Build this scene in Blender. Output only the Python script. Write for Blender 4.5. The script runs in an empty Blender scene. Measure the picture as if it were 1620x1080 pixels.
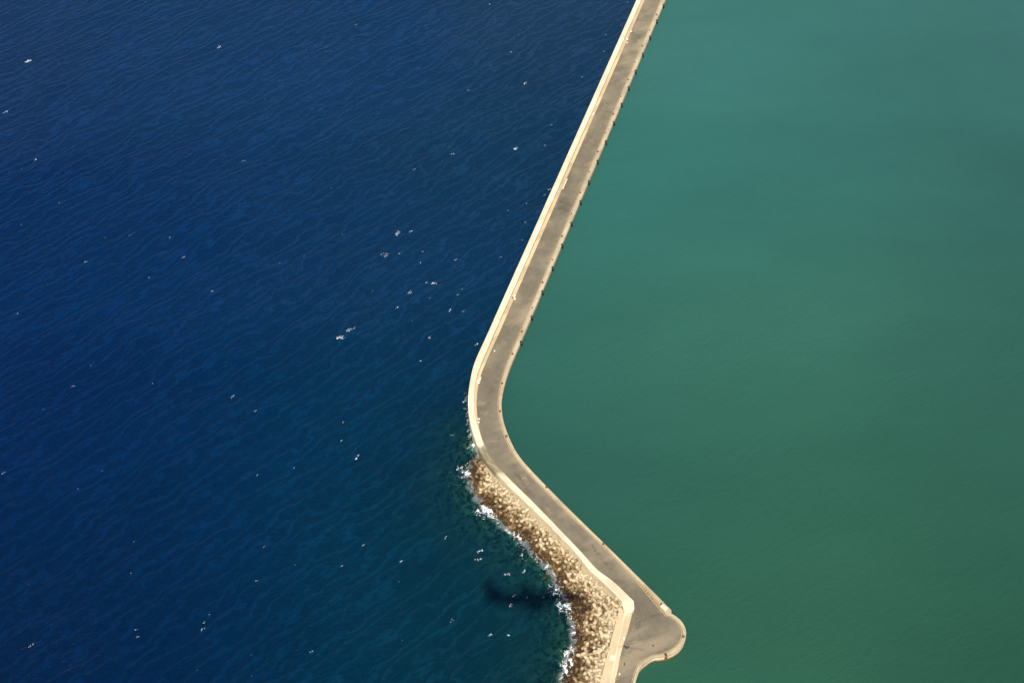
import bpy, bmesh, math, random
import numpy as np
from mathutils import Vector, Matrix, Quaternion
from mathutils.geometry import tessellate_polygon

random.seed(7); np.random.seed(7)
D = bpy.data
SC = bpy.context.scene
COL = SC.collection

# ------------------------------------------------------------ camera
H = 550.0; F = 2230.0                      # height above the sea (m), focal length (photo pixels)
PITCH = math.radians(45)
CAM = Vector((0, -550, H))
cd = D.cameras.new('camera'); cam = D.objects.new('camera', cd); COL.objects.link(cam)
cam.location = CAM; cam.rotation_euler = (math.radians(90) - PITCH, 0, 0)
cd.sensor_width = 36; cd.lens = 36 * F / 1620; cd.clip_start = 1; cd.clip_end = 30000
SC.camera = cam

def G(px, py, z=0.0):
    """world x,y of the spot of height z that the photograph shows at (px,py)"""
    c, s = math.cos(PITCH), math.sin(PITCH)
    d = Vector((0, c, -s)) * F + Vector((1, 0, 0)) * (px - 810) - Vector((0, s, c)) * (py - 540)
    t = (z - CAM.z) / d.z
    return (CAM + d * t).xy.copy()
def scr(x, y, z=0.0):
    c, s = math.cos(PITCH), math.sin(PITCH)
    v = Vector((x, y, z)) - CAM
    dz = v.dot(Vector((0, c, -s)))
    return 810 + F * v.x / dz, 540 - F * v.dot(Vector((0, s, c))) / dz

# ------------------------------------------------------------ light
SHADOW_AT = G(862, 946)
SUNV = (CAM - Vector((SHADOW_AT.x, SHADOW_AT.y, 0))).normalized()     # the sun stands behind the photographer
elev = math.asin(SUNV.z)
W = D.worlds.new('World'); SC.world = W; W.use_nodes = True
nt = W.node_tree; bg = nt.nodes['Background']
sky = nt.nodes.new('ShaderNodeTexSky'); sky.sky_type = 'NISHITA'; sky.sun_disc = False
sky.sun_elevation = elev; sky.sun_rotation = math.atan2(SUNV.x, SUNV.y)
sky.air_density = 1.0; sky.dust_density = 1.2; sky.ozone_density = 1.0
nt.links.new(sky.outputs[0], bg.inputs[0]); bg.inputs[1].default_value = 0.1
sd = D.lights.new('sun', 'SUN'); sd.energy = 4.2; sd.angle = math.radians(0.45); sd.color = (1.0, 0.93, 0.80)
sun = D.objects.new('sun', sd); COL.objects.link(sun)
sun.rotation_euler = SUNV.to_track_quat('Z', 'Y').to_euler(); sun.location = (0, -300, 900)
vs = SC.view_settings; vs.view_transform = 'Standard'; vs.look = 'None'; vs.gamma = 1; vs.exposure = 0.6
SC.cycles.transparent_max_bounces = 12; SC.cycles.max_bounces = 5

# ------------------------------------------------------------ helpers
def lin(r, g, b):
    f = lambda c: c / 12.92 if c <= 0.04045 else ((c + 0.055) / 1.055) ** 2.4
    return (f(r / 255), f(g / 255), f(b / 255), 1)
def tag(o, label=None, cat=None, group=None, kind=None):
    if label: o['label'] = label
    if cat: o['category'] = cat
    if group: o['group'] = group
    if kind: o['kind'] = kind
    return o
def empty(name, loc, rz=0.0):
    o = D.objects.new(name, None); COL.objects.link(o); o.location = loc; o.rotation_euler = (0, 0, rz)
    o.empty_display_size = 0.5
    return o
def mesh_obj(name, verts, faces, mat, parent=None, smooth=False):
    me = D.meshes.new(name); me.from_pydata([tuple(v) for v in verts], [], faces); me.validate(); me.update()
    if smooth: me.polygons.foreach_set('use_smooth', [True] * len(me.polygons))
    o = D.objects.new(name, me); COL.objects.link(o)
    if mat: me.materials.append(mat)
    if parent: o.parent = parent
    return o
def bm_obj(name, bm, mat, parent=None, smooth=False):
    me = D.meshes.new(name); bmesh.ops.recalc_face_normals(bm, faces=bm.faces[:]); bm.to_mesh(me); bm.free()
    if smooth: me.polygons.foreach_set('use_smooth', [True] * len(me.polygons))
    o = D.objects.new(name, me); COL.objects.link(o)
    if mat: me.materials.append(mat)
    if parent: o.parent = parent
    return o
def copy_tree(o, parent=None):
    c = o.copy(); COL.objects.link(c)
    if parent: c.parent = parent
    for ch in list(o.children): copy_tree(ch, c)
    return c
def bx(bm, c, s, rz=0, bev=0):
    M = Matrix.Translation(c) @ Matrix.Rotation(rz, 4, 'Z') @ Matrix.Diagonal((s[0], s[1], s[2], 1))
    r = bmesh.ops.create_cube(bm, size=1, matrix=M)
    if bev:
        es = {e for v in r['verts'] for e in v.link_edges}
        bmesh.ops.bevel(bm, geom=list(es), offset=bev, segments=1, affect='EDGES')
def cyl(bm, a, b, r0, r1, n=12):
    a = Vector(a); b = Vector(b); d = b - a
    M = Matrix.Translation((a + b) / 2) @ d.to_track_quat('Z', 'Y').to_matrix().to_4x4()
    bmesh.ops.create_cone(bm, cap_ends=True, segments=n, radius1=r0, radius2=r1, depth=d.length, matrix=M)

class NT:
    def __init__(s, name):
        s.m = D.materials.new(name); s.m.use_nodes = True; s.t = s.m.node_tree
        s.p = s.t.nodes['Principled BSDF']; s.out = s.t.nodes['Material Output']
    def n(s, typ, ins=None, **kw):
        nd = s.t.nodes.new(typ)
        for k, v in kw.items(): setattr(nd, k, v)
        for k, v in (ins or {}).items(): s.set(nd.inputs[k], v)
        return nd
    def set(s, sock, v):
        if isinstance(v, bpy.types.NodeSocket): s.t.links.new(v, sock)
        else: sock.default_value = v
    def math(s, op, a, b=None, clamp=False):
        nd = s.n('ShaderNodeMath', operation=op); nd.use_clamp = clamp
        s.set(nd.inputs[0], a)
        if b is not None: s.set(nd.inputs[1], b)
        return nd.outputs[0]
    def pos(s): return s.n('ShaderNodeNewGeometry').outputs['Position']
    def noise(s, vec, scale, detail=4, rough=0.55, dist=0.0):
        return s.n('ShaderNodeTexNoise', {'Vector': vec, 'Scale': scale, 'Detail': detail, 'Roughness': rough, 'Distortion': dist}).outputs['Fac']
    def map(s, v, a, b, c=0.0, d=1.0, smooth=False):
        nd = s.n('ShaderNodeMapRange', {'Value': v, 'From Min': a, 'From Max': b, 'To Min': c, 'To Max': d})
        if smooth: nd.interpolation_type = 'SMOOTHSTEP'
        return nd.outputs['Result']
    def mix(s, f, a, b, blend='MIX'):
        nd = s.n('ShaderNodeMix', data_type='RGBA', blend_type=blend)
        s.set(nd.inputs[0], f); s.set(nd.inputs[6], a); s.set(nd.inputs[7], b)
        return nd.outputs[2]
    def attr(s, name, out='Fac'): return s.n('ShaderNodeAttribute', attribute_name=name).outputs[out]
    def stretch(s, v, ang, sx, sy):
        r = s.n('ShaderNodeVectorRotate', {'Vector': v, 'Angle': -ang}, rotation_type='Z_AXIS').outputs[0]
        return s.n('ShaderNodeVectorMath', {0: r, 1: (sx, sy, 1)}, operation='MULTIPLY').outputs[0]
    def bump(s, h, dist=1.0, strength=1.0):
        return s.n('ShaderNodeBump', {'Height': h, 'Distance': dist, 'Strength': strength}).outputs[0]
    def P(s, **kw):
        names = {'col': 'Base Color', 'rough': 'Roughness', 'nrm': 'Normal', 'metal': 'Metallic', 'alpha': 'Alpha', 'spec': 'Specular IOR Level'}
        for k, v in kw.items(): s.set(s.p.inputs[names[k]], v)
        return s.m

# ------------------------------------------------------------ materials
CREST = math.radians(46)
def water_bump(m, a_swell, a_chop, a_rip):
    p = m.pos()
    # slow bending of the crest lines
    wob = m.n('ShaderNodeTexNoise', {'Vector': p, 'Scale': 0.012, 'Detail': 2}).outputs['Color']
    wv = m.n('ShaderNodeVectorMath', {0: wob, 1: (14, 14, 0)}, operation='MULTIPLY').outputs[0]
    p2 = m.n('ShaderNodeVectorMath', {0: p, 1: wv}, operation='ADD').outputs[0]
    n1 = m.noise(m.stretch(p2, CREST, 0.28, 1), 0.13, 2, 0.45)
    wt = m.n('ShaderNodeTexWave', {'Vector': m.stretch(p2, CREST, 0.4, 1), 'Scale': 0.040, 'Distortion': 12.0, 'Detail': 3.0, 'Detail Scale': 2.2, 'Detail Roughness': 0.6}, wave_type='BANDS', bands_direction='Y', wave_profile='SIN').outputs['Fac']
    r1 = m.math('POWER', wt, 1.5)
    r0 = m.math('POWER', m.math('SUBTRACT', 1.0, m.math('ABSOLUTE', m.math('MULTIPLY', m.math('SUBTRACT', n1, 0.5), 2.6)), clamp=True), 1.6)
    n2 = m.noise(m.stretch(p2, CREST - 0.25, 0.4, 1), 0.42, 3, 0.55)
    n3 = m.noise(m.stretch(p, CREST - 0.65, 0.6, 1), 1.1, 3, 0.6)
    # gusts: calmer and rougher areas
    g = m.map(m.noise(p, 0.013, 3), 0.3, 0.7, 0.55, 1.25)
    h = m.math('ADD', m.math('MULTIPLY', r1, a_swell), m.math('MULTIPLY', m.math('MULTIPLY', n2, a_chop), g))
    def ridge(n, w): return m.map(m.math('ABSOLUTE', m.math('SUBTRACT', n, 0.5)), 0.0, w, 1, 0, True)
    patch = m.map(m.noise(p, 0.05, 3, 0.6), 0.35, 0.65, 0.45, 1.0)
    m.crest = m.math('ADD', m.math('MULTIPLY', m.math('MULTIPLY', m.math('POWER', wt, 6.0), 0.42), patch), m.math('MULTIPLY', m.math('MULTIPLY', ridge(n2, 0.06), 0.24), g))
    return m.math('ADD', h, m.math('MULTIPLY', m.math('MULTIPLY', n3, a_rip), g))

def mat_sea():
    m = NT('sea_water')
    p = m.pos()
    h = water_bump(m, 0.24, 0.50, 0.22)
    b = m.bump(h, 1.0, 1.0)
    body = m.attr('body', 'Color')
    v = m.map(m.noise(m.stretch(p, CREST, 0.6, 1), 0.02, 4), 0.3, 0.7, 0.76, 0.88)
    v = m.math('ADD', v, m.crest)  # lightens the body colour along crests, for light scattered up through them
    body = m.mix(1.0, body, m.n('ShaderNodeCombineColor', {0: m.math('MULTIPLY', v, v), 1: v, 2: v}).outputs[0], 'MULTIPLY')
    m.P(col=body, rough=0.26, nrm=b, spec=0.14); m.p.inputs['IOR'].default_value = 1.333
    tr = m.n('ShaderNodeBsdfTransparent', {'Color': (0.27, 0.53, 0.52, 1)})
    T = m.math('POWER', 2.71828, m.math('MULTIPLY', m.attr('depth'), -0.15))
    T = m.math('MULTIPLY', T, 0.80)
    mx = m.n('ShaderNodeMixShader', {0: T, 1: m.p.outputs[0], 2: tr.outputs[0]})
    m.t.links.new(mx.outputs[0], m.out.inputs[0])
    return m.m
def mat_harbour():
    m = NT('harbour_water')
    p = m.pos()
    h = water_bump(m, 0.05, 0.24, 0.17)
    v = m.map(m.noise(m.stretch(p, 0.15, 0.5, 1), 0.016, 6, 0.62), 0.3, 0.7, 0.93, 1.07)
    body = m.mix(1.0, m.attr('body', 'Color'), m.n('ShaderNodeCombineColor', {0: v, 1: v, 2: v}).outputs[0], 'MULTIPLY')
    m.P(col=body, rough=0.35, nrm=m.bump(h), spec=0.22); m.p.inputs['IOR'].default_value = 1.333
    return m.m

def mat_concrete(name, base, var=0.12, stain=None, tint=True, algae=False):
    m = NT(name); p = m.pos()
    n1 = m.noise(p, 0.12, 5, 0.6); n2 = m.noise(p, 1.3, 4, 0.65)
    f = m.math('ADD', m.math('MULTIPLY', n1, 0.6), m.math('MULTIPLY', n2, 0.4))
    lo = tuple(c * (1 - 2.2 * var) for c in base[:3]) + (1,); hi = tuple(min(0.9, c * (1 + 1.3 * var)) for c in base[:3]) + (1,)
    c = m.mix(m.map(f, 0.32, 0.68), lo, hi)
    if tint: 
        t = m.attr('tint'); c = m.mix(1.0, c, m.n('ShaderNodeCombineColor', {0: t, 1: t, 2: m.math('MULTIPLY', t, 0.985)}).outputs[0], 'MULTIPLY')
    # dark blotches
    c = m.mix(m.map(m.noise(p, 0.5, 5, 0.7), 0.56, 0.76, 0, 0.5), c, tuple(x * 0.5 for x in base[:3]) + (1,))
    if stain:
        # weed and spray staining where the sea breaks over the bend
        S = G(774, 727, 6)
        d = m.n('ShaderNodeVectorMath', {0: p, 1: (S.x, S.y, 6)}, operation='DISTANCE').outputs['Value']
        d = m.math('ADD', d, m.map(m.noise(p, 0.25, 4), 0.2, 0.8, -4, 4))
        c = m.mix(m.map(d, 8.5, 13, 0.85, 0, True), c, lin(128, 120, 92))
        c = m.mix(m.math('MULTIPLY', m.map(d, 7, 12, 1, 0, True), m.map(m.noise(m.stretch(p, -0.85, 0.25, 1.5), 0.9, 4), 0.42, 0.62, 0, 0.6)), c, lin(88, 78, 55))
    if algae:
        z = m.n('ShaderNodeSeparateXYZ', {0: p}).outputs[2]
        z = m.math('ADD', z, m.map(m.noise(p, 0.7, 3), 0.2, 0.8, -0.5, 0.5))
        c = m.mix(m.map(z, 0.5, 1.7, 1, 0), c, lin(120, 84, 38))
    m.P(col=c, rough=0.9, nrm=m.bump(n2, 0.05, 0.6), spec=0.2)
    return m.m

def mat_road():
    m = NT('worn_asphalt'); p = m.pos()
    n1 = m.noise(p, 0.055, 5, 0.6, 0.6); n2 = m.noise(p, 0.4, 5, 0.65); n3 = m.noise(p, 2.5, 4, 0.7)
    f = m.math('ADD', m.math('MULTIPLY', n1, 0.62), m.math('ADD', m.math('MULTIPLY', n2, 0.25), m.math('MULTIPLY', n3, 0.13)))
    c = m.mix(m.map(f, 0.36, 0.64), lin(92, 84, 71), lin(119, 110, 92))
    # sand washed over from the parapet side, in places
    e = m.attr('across')
    sand = m.math('MULTIPLY', m.map(e, 0.0, 0.5, 1, 0), m.map(m.noise(p, 0.045, 3, 0.5), 0.45, 0.66, 0, 0.75))
    sand = m.math('MAXIMUM', sand, m.map(m.math('ADD', m.math('MULTIPLY', e, 0.12), m.noise(m.stretch(p, 0.5, 0.3, 1), 0.07, 4, 0.5)), 0.61, 0.74, 0, 0.55))
    c = m.mix(sand, c, lin(148, 134, 108))
    pale = m.map(e, 0.70, 1.0, 0, 0.28)
    c = m.mix(pale, c, lin(140, 130, 108))
    # streaks along and small dark spots
    c = m.mix(m.map(m.noise(p, 0.16, 6, 0.75, 1.5), 0.60, 0.74, 0, 0.35), c, lin(82, 75, 66))
    m.P(col=c, rough=0.9, nrm=m.bump(n3, 0.03, 0.5), spec=0.2)
    return m.m

def mat_block():
    m = NT('armour_concrete'); p = m.pos()
    rnd = m.n('ShaderNodeObjectInfo').outputs['Random']
    t = m.math('FRACT', m.math('ADD', m.attr('shade'), rnd))
    n1 = m.noise(p, 0.08, 4, 0.6); n2 = m.noise(p, 1.1, 4, 0.65)
    z = m.n('ShaderNodeSeparateXYZ', {0: p}).outputs[2]
    zz = m.math('ADD', z, m.math('ADD', m.math('ADD', m.map(n1, 0.3, 0.7, -2.4, 1.2), m.map(t, 0, 1, -0.5, 0.5)), m.map(n2, 0.25, 0.75, -0.35, 0.35)))
    dry = m.mix(m.map(n2, 0.3, 0.7), lin(166, 148, 118), lin(196, 178, 144))
    r = m.math('ADD', m.math('MULTIPLY', t, 0.26), 0.80)
    dry = m.mix(1.0, dry, m.n('ShaderNodeCombineColor', {0: r, 1: r, 2: r}).outputs[0], 'MULTIPLY')
    damp = m.mix(m.map(n2, 0.35, 0.65), lin(96, 76, 46), lin(134, 108, 70))
    wet = m.mix(m.map(n2, 0.35, 0.65), lin(34, 27, 18), lin(72, 53, 32))
    c = m.mix(m.map(zz, 2.1, 3.9, 0, 1, True), damp, dry)
    c = m.mix(m.map(zz, 0.5, 2.7, 0, 1, True), wet, c)
    # below the surface: weed of several colours, some bare pale blocks
    nb = m.noise(p, 0.35, 3, 0.6)
    sub = m.mix(m.map(nb, 0.52, 0.68), lin(72, 66, 48), lin(196, 196, 160))
    sub = m.mix(m.map(m.noise(p, 0.22, 3), 0.58, 0.66, 0, 0.8), sub, lin(130, 62, 48))
    c = m.mix(m.map(z, -0.9, -0.1), sub, c)
    m.P(col=c, rough=0.85, nrm=m.bump(n2, 0.08, 0.6), spec=0.25)
    return m.m

def mat_bed():
    m = NT('rocky_bed'); p = m.pos()
    n1 = m.noise(p, 0.25, 5, 0.65); n2 = m.noise(p, 0.05, 4, 0.6)
    v = m.n('ShaderNodeTexVoronoi', {'Vector': p, 'Scale': 0.33}).outputs['Color']
    vv = m.n('ShaderNodeSeparateColor', {0: v}).outputs[0]
    c = m.mix(m.map(n1, 0.4, 0.62), lin(100, 104, 80), lin(148, 156, 118))
    c = m.mix(m.map(vv, 0.65, 1, 0, 0.8), c, lin(180, 184, 142))
    z = m.n('ShaderNodeSeparateXYZ', {0: p}).outputs[2]
    c = m.mix(m.map(z, -1.0, 0.5), c, lin(78, 58, 34))
    c = m.mix(m.map(z, 1.1, 2.2), c, lin(158, 144, 118))
    m.P(col=c, rough=0.95, spec=0.1)
    return m.m

def mat_foam():
    m = NT('surf_foam'); p = m.pos()
    e = m.attr('edge')             # 1 on the breaking line, 0 at the rims of the sheet
    n = m.math('ADD', 0.5, m.math('MULTIPLY', m.math('SUBTRACT', m.noise(p, 0.62, 7, 0.72, 1.1), 0.5), 1.7))
    big = m.noise(p, 0.07, 3, 0.6)
    a = m.math('ADD', m.math('ADD', m.math('MULTIPLY', e, 0.36), m.math('MULTIPLY', m.math('SUBTRACT', big, 0.5), 1.9)), n)
    a = m.math('ADD', a, m.map(m.noise(p, 1.1, 4, 0.7), 0.3, 0.7, -0.12, 0.10))
    a = m.map(a, 0.88, 1.06, 0, 1.0)
    thin = m.map(m.math('ADD', m.math('MULTIPLY', e, 0.5), m.noise(m.stretch(p, 0.3, 0.5, 1), 0.30, 6, 0.75)), 0.82, 1.12, 0, 0.2)
    a = m.math('MAXIMUM', a, thin)
    m.P(col=(0.86, 0.88, 0.88, 1), rough=0.8, alpha=a, nrm=m.bump(n, 0.5, 0.8))
    return m.m
def mat_cap():
    m = NT('whitecap_foam'); p = m.pos()
    n = m.noise(p, 1.1, 4, 0.7, 0.8)
    a = m.math('MULTIPLY', m.map(n, 0.40, 0.62, 0.15, 1), m.attr('alpha'))
    m.P(col=(0.84, 0.87, 0.88, 1), rough=0.8, alpha=a)
    return m.m
def mat_plain(name, col, rough=0.7, metal=0.0, var=0.25, scale=3.0, alpha=1.0):
    m = NT(name)
    oc = m.n('ShaderNodeTexCoord').outputs['Object']
    n = m.noise(oc, scale, 4, 0.65)
    c = m.mix(m.map(n, 0.3, 0.7), tuple(x * (1 - var) for x in col[:3]) + (1,), tuple(min(0.95, x * (1 + var)) for x in col[:3]) + (1,))
    m.P(col=c, rough=rough, metal=metal, alpha=alpha)
    return m.m

M_SEA = mat_sea(); M_HARB = mat_harbour(); M_ROAD = mat_road(); M_BLOCK = mat_block(); M_BED = mat_bed()
M_FOAM = mat_foam(); M_CAP = mat_cap()
M_PAR = mat_concrete('parapet_concrete', lin(212, 194, 165), 0.11, stain=True)
M_APR = mat_concrete('walkway_concrete', lin(184, 165, 133), 0.07, stain=True)
M_STEP = mat_concrete('step_concrete', lin(190, 172, 140), 0.09)
M_KERB = mat_concrete('coping_concrete', lin(168, 154, 128), 0.14)
M_WALL = mat_concrete('quay_wall_concrete', lin(216, 198, 164), 0.09, algae=True, tint=False)
M_LINE = mat_plain('worn_yellow_paint', lin(168, 138, 88), 0.8, var=0.25, scale=0.8)
M_RUST = mat_plain('rusty_iron', lin(112, 70, 46), 0.85, 0.1, scale=6)
M_RUBBER = mat_plain('black_rubber', (0.02, 0.02, 0.022), 0.75)
M_STEEL_RECESS = mat_plain('dark_steel_and_recess', (0.06, 0.055, 0.05), 0.6, 0.6)  # fender steel, and the dark plates drawn for the kerb notches
M_WHITE = mat_plain('white_paint', (0.82, 0.80, 0.74), 0.6, var=0.06)
M_PALE = mat_plain('pale_cast_concrete', lin(212, 196, 164), 0.9, var=0.1, scale=1.5)
M_BROWN = mat_plain('brown_timber', lin(122, 84, 50), 0.85)
M_RED = mat_plain('faded_red_paint', lin(170, 100, 80), 0.7, var=0.1)
M_WET_RECESS = mat_plain('wet_tar_and_recess', lin(64, 56, 46), 0.6, var=0.2, scale=0.8)  # wet road patches, and the painted dark of the ladder recess
def mat_film(name, col, amt):
    m = NT(name); p = m.pos()
    a = m.map(m.noise(m.stretch(p, 0.4, 0.4, 1), 0.8, 5, 0.7), 0.38, 0.62, 0, amt)
    m.P(col=col, rough=0.9, alpha=a); return m.m
M_WASH = mat_film('dried_mud', lin(165, 152, 128), 0.5)
M_DUST = mat_film('dark_dust', lin(84, 76, 64), 0.24)

# ------------------------------------------------------------ traced plan of the breakwater, turned into metres
ZR, ZK, ZA, ZP = 3.5, 3.66, 4.3, 6.1
def catmull(pts, n=6):
    P = [Vector(p) for p in pts]; out = []
    for i in range(len(P) - 1):
        p0 = P[i - 1] if i else P[0] * 2 - P[1]; p1, p2 = P[i], P[i + 1]
        p3 = P[i + 2] if i + 2 < len(P) else P[-1] * 2 - P[-2]
        for k in range(n):
            t = k / n
            out.append(0.5 * ((2 * p1) + (-p0 + p2) * t + (2 * p0 - 5 * p1 + 4 * p2 - p3) * t * t + (-p0 + 3 * p1 - 3 * p2 + p3) * t ** 3))
    out.append(P[-1]); return out
def straight(a, b, n):
    a = Vector(a); b = Vector(b); return [a.lerp(b, i / n) for i in range(n)]
def wl(pts, z): return [G(p[0], p[1], z) for p in pts]
def leg(xa, xb, n=70):                    # the long straight leg, y 0..530, run on far beyond the frame
    s = (xb - xa) / 530
    return straight((xa - 700 * s, -700), (xb, 530), n)
bendL = [(770.7,530),(751.9,572),(744.5,600),(740.6,632),(742.3,660),(749.2,689),(761.5,718.5),(784,748),(838.5,801.5),(905,868),(931,900),(953,920),(983.8,950)]
bendPA = [(780.4,530),(762.6,572),(753.2,600),(749.6,632),(752,660),(760.5,689),(772.8,718.5),(797,748),(851,801.5),(915,868),(944.4,900),(971,920),(1002.6,950)]
L = leg(1007.4, 770.7) + catmull(bendL, 5) + [Vector((985.5, 961)), Vector((988.5, 969))]
PA = leg(1014.5, 780.4) + catmull(bendPA, 5) + [Vector((1003.6, 962)), Vector((999, 969.5))]
Lw = wl(L, ZP); PAw = wl(PA, ZP)
# road edge of the walkway: leaves the parapet at about y=690
nleg = 70
bendAR = [(788.2,530),(769.3,572),(758.8,600),(754,632),(755.4,660),(761.0,689),(772.9,718.5)]
AR = leg(1020, 788.2) + catmull(bendAR, 5)
ARw = wl(AR, ZA)
PAap = PAw[:len(ARw)]
# harbour edge : inner line (yellow) and outer edge
Yb = [(821.9,530),(804,572),(795,600),(789.2,632),(790.9,660),(799.3,689),(813.5,718.5),(837.5,748),(890,801.5),(960,868),(991,900),(1011.5,920),(1030,939),(1044.5,957),(1051,968),(1053.2,972)]
Wb = [(828.5,530),(810.5,572),(800.7,600),(794,632),(795.3,660),(804.4,689),(819.5,718.5),(844.5,748),(897,801.5),(965,868),(997.5,900),(1017.7,920),(1039,941),(1054,956.5),(1061.5,964),(1061.9,969.6)]
Yc = [(1053.2,972),(1061,974.4),(1070,980.7),(1077,989.6),(1080.4,1000),(1078,1011.9),(1070,1022),(1057,1031),(1045,1034.6),(1033,1037),(1021,1043.7),(1010.5,1051),(1005,1064),(1001,1080)]
Wc = [(1061.9,969.6),(1070,974.8),(1078,982),(1084,992),(1085.6,1002),(1083,1015),(1075,1026),(1061,1035),(1047,1038.4),(1034,1040),(1023.5,1047),(1014,1055),(1009,1066),(1005,1080)]
Yw = leg(1046.7, 821.9) + catmull(Yb, 5)[:-1] + catmull(Yc, 5) + [Vector((888, 1500))]
Ww = leg(1052.6, 828.5) + catmull(Wb, 5)[:-1] + catmull(Wc, 5) + [Vector((892, 1500))]
Yw = wl(Yw, ZK); Ww = wl(Ww, ZK)
# southern part, past the corner of the parapet
OL = [(983.6,951),(979.3,967),(971.3,998),(964.5,1024),(960.4,1040),(957,1053),(950,1080),(841,1500)]
MM = [(993,951),(988.5,969),(983,998),(976.5,1024),(973.5,1040),(971,1053),(965.5,1080),(856,1500)]
RE = [(1000.5,951),(999.5,973),(993,998.5),(984.5,1024),(980.6,1040),(978.5,1053),(972.5,1080),(863,1500)]
def dens(pts, n=4):
    out = []
    for i in range(len(pts) - 1): out += straight(pts[i], pts[i + 1], n)
    return out + [Vector(pts[-1])]
OLw, MMw, REw = wl(dens(OL), 5.0), wl(dens(MM), 5.0), wl(dens(RE), ZA)

def offset(line, d):                      # + is to the left of the running direction
    out = []
    for i, p in enumerate(line):
        a = line[max(0, i - 1)]; b = line[min(len(line) - 1, i + 1)]
        t = (b - a).normalized(); out.append(Vector((p.x - t.y * d, p.y + t.x * d)))
    return out
def prism(name, A, B, zt, zbA, zbB, mat, parent, seg=None, caps=True, tintvar=0.12):
    """slab between plan lines A and B: top at zt, sides down to zbA / zbB"""
    n = len(A); v = []; f = []
    for i in range(n):
        v += [(A[i].x, A[i].y, zbA), (A[i].x, A[i].y, zt), (B[i].x, B[i].y, zt), (B[i].x, B[i].y, zbB)]
    for i in range(n - 1):
        a = 4 * i; b = a + 4
        f += [(a, b, b + 1, a + 1), (a + 1, b + 1, b + 2, a + 2), (a + 2, b + 2, b + 3, a + 3)]
    if caps: f += [(0, 1, 2, 3), tuple(4 * (n - 1) + k for k in (3, 2, 1, 0))]
    o = mesh_obj(name, v, f, mat, parent)
    # cast bay by bay: each bay has its own slight tone
    at = o.data.attributes.new('tint', 'FLOAT', 'FACE'); vals = []
    run = 0; bay = 1.0; nxt = 0; rr = random.Random(len(name) * 7 + n)
    for i in range(n - 1):
        run += (A[i + 1] - A[i]).length
        if run > nxt: nxt = run + rr.uniform(9, 17); bay = 1 + rr.uniform(-tintvar, tintvar)
        vals += [bay] * 3
    vals += [1.0] * (len(f) - len(vals))
    at.data.foreach_set('value', vals)
    return o
def refine(A, B, step=3.0):
    """subdivide two matched lines so that no span is longer than step"""
    oa, ob = [], []
    for i in range(len(A) - 1):
        k = max(1, int((A[i + 1] - A[i]).length / step))
        for j in range(k):
            oa.append(A[i].lerp(A[i + 1], j / k)); ob.append(B[i].lerp(B[i + 1], j / k))
    return oa + [A[-1]], ob + [B[-1]]

bw = empty('breakwater', (G(800, 600).x, G(800, 600).y, 0))
tag(bw, 'long pale concrete breakwater bent in the middle, with a raised parapet on its open-sea side', 'breakwater')
def adopt(o, root):
    o.parent = root; o.matrix_parent_inverse = root.matrix_world.inverted() if False else Matrix.Translation(-Vector(root.location)); return o
A, B = refine(Lw, PAw); adopt(prism('parapet', A, B, ZP, -4, 3.0, M_PAR, None), bw)
A, B = refine(PAap, ARw); adopt(prism('walkway', A, B, ZA, 3.0, 3.2, M_APR, None, caps=False), bw)
A, B = refine(OLw, MMw); adopt(prism('walkway', A, B, 5.0, -3, 3.2, M_APR, None), bw)
A, B = refine(MMw, REw); adopt(prism('step', A, B, ZA, 3.2, 3.2, M_STEP, None), bw)
A, B = refine(offset(MMw, 0.25), offset(MMw, -0.3)); adopt(prism('ledge', A, B, 5.3, 4.0, 4.0, M_PAR, None), bw)
A, B = refine(offset(OLw, -0.2), offset(OLw, 0.2)); adopt(prism('coping_lip', A, B, 5.12, 4.6, 4.6, M_STEP, None), bw)
A, B = refine(Yw, Ww); adopt(prism('kerb', A, B, ZK, 3.3, 3.0, M_KERB, None, tintvar=0.14), bw)
Wi = offset(Ww, -0.12); Wj = offset(Ww, -2.2)
A, B = refine(Wj, Wi); adopt(prism('quay_wall', A, B, 3.42, -5, -5, M_WALL, None), bw)
# a lip along the seaward crown, catching light at another angle
A, B = refine(offset(Lw, 0.0)[:-2], offset(Lw, 0.55)[:-2]); adopt(prism('coping_lip', offset(A, -0.03), B, ZP + 0.35, ZP - 0.2, ZP - 0.2, M_PAR, None), bw)

# ---- road: strip sheet; 'across' runs 0 at the parapet to 1 at the harbour kerb
def resample(line, n, closed=False):
    d = [0]
    for i in range(len(line) - 1): d.append(d[-1] + (line[i + 1] - line[i]).length)
    s = np.linspace(0, d[-1], n)
    xs = np.interp(s, d, [p.x for p in line]); ys = np.interp(s, d, [p.y for p in line])
    return [Vector((x, y)) for x, y in zip(xs, ys)]
rl_up = [p.copy() for p in ARw] + [p.copy() for p in PAw[len(ARw):]]
rl_lo = REw[5:]
rlL = offset(rl_up, 0.0) + rl_lo
idx = nleg + 5 * 11                     # station y=920 on both lines
left1, right1 = (rl_up[:idx + 1], Yw[:idx + 1])
l1, r1 = refine(left1, right1, 4.0)
v = []; f = []; acr = []
K = 6
sh = lambda a, b: (a + (a - b).normalized() * 0.35, b + (b - a).normalized() * 0.35)
for a, b in zip(l1, r1):
    a, b = sh(a, b)
    for k in range(K + 1):
        q = a.lerp(b, k / K); v.append((q.x, q.y, ZR)); acr.append(k / K)
for i in range(len(l1) - 1):
    for k in range(K):
        a = i * (K + 1) + k; f.append((a, a + K + 1, a + K + 2, a + 1))
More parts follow.
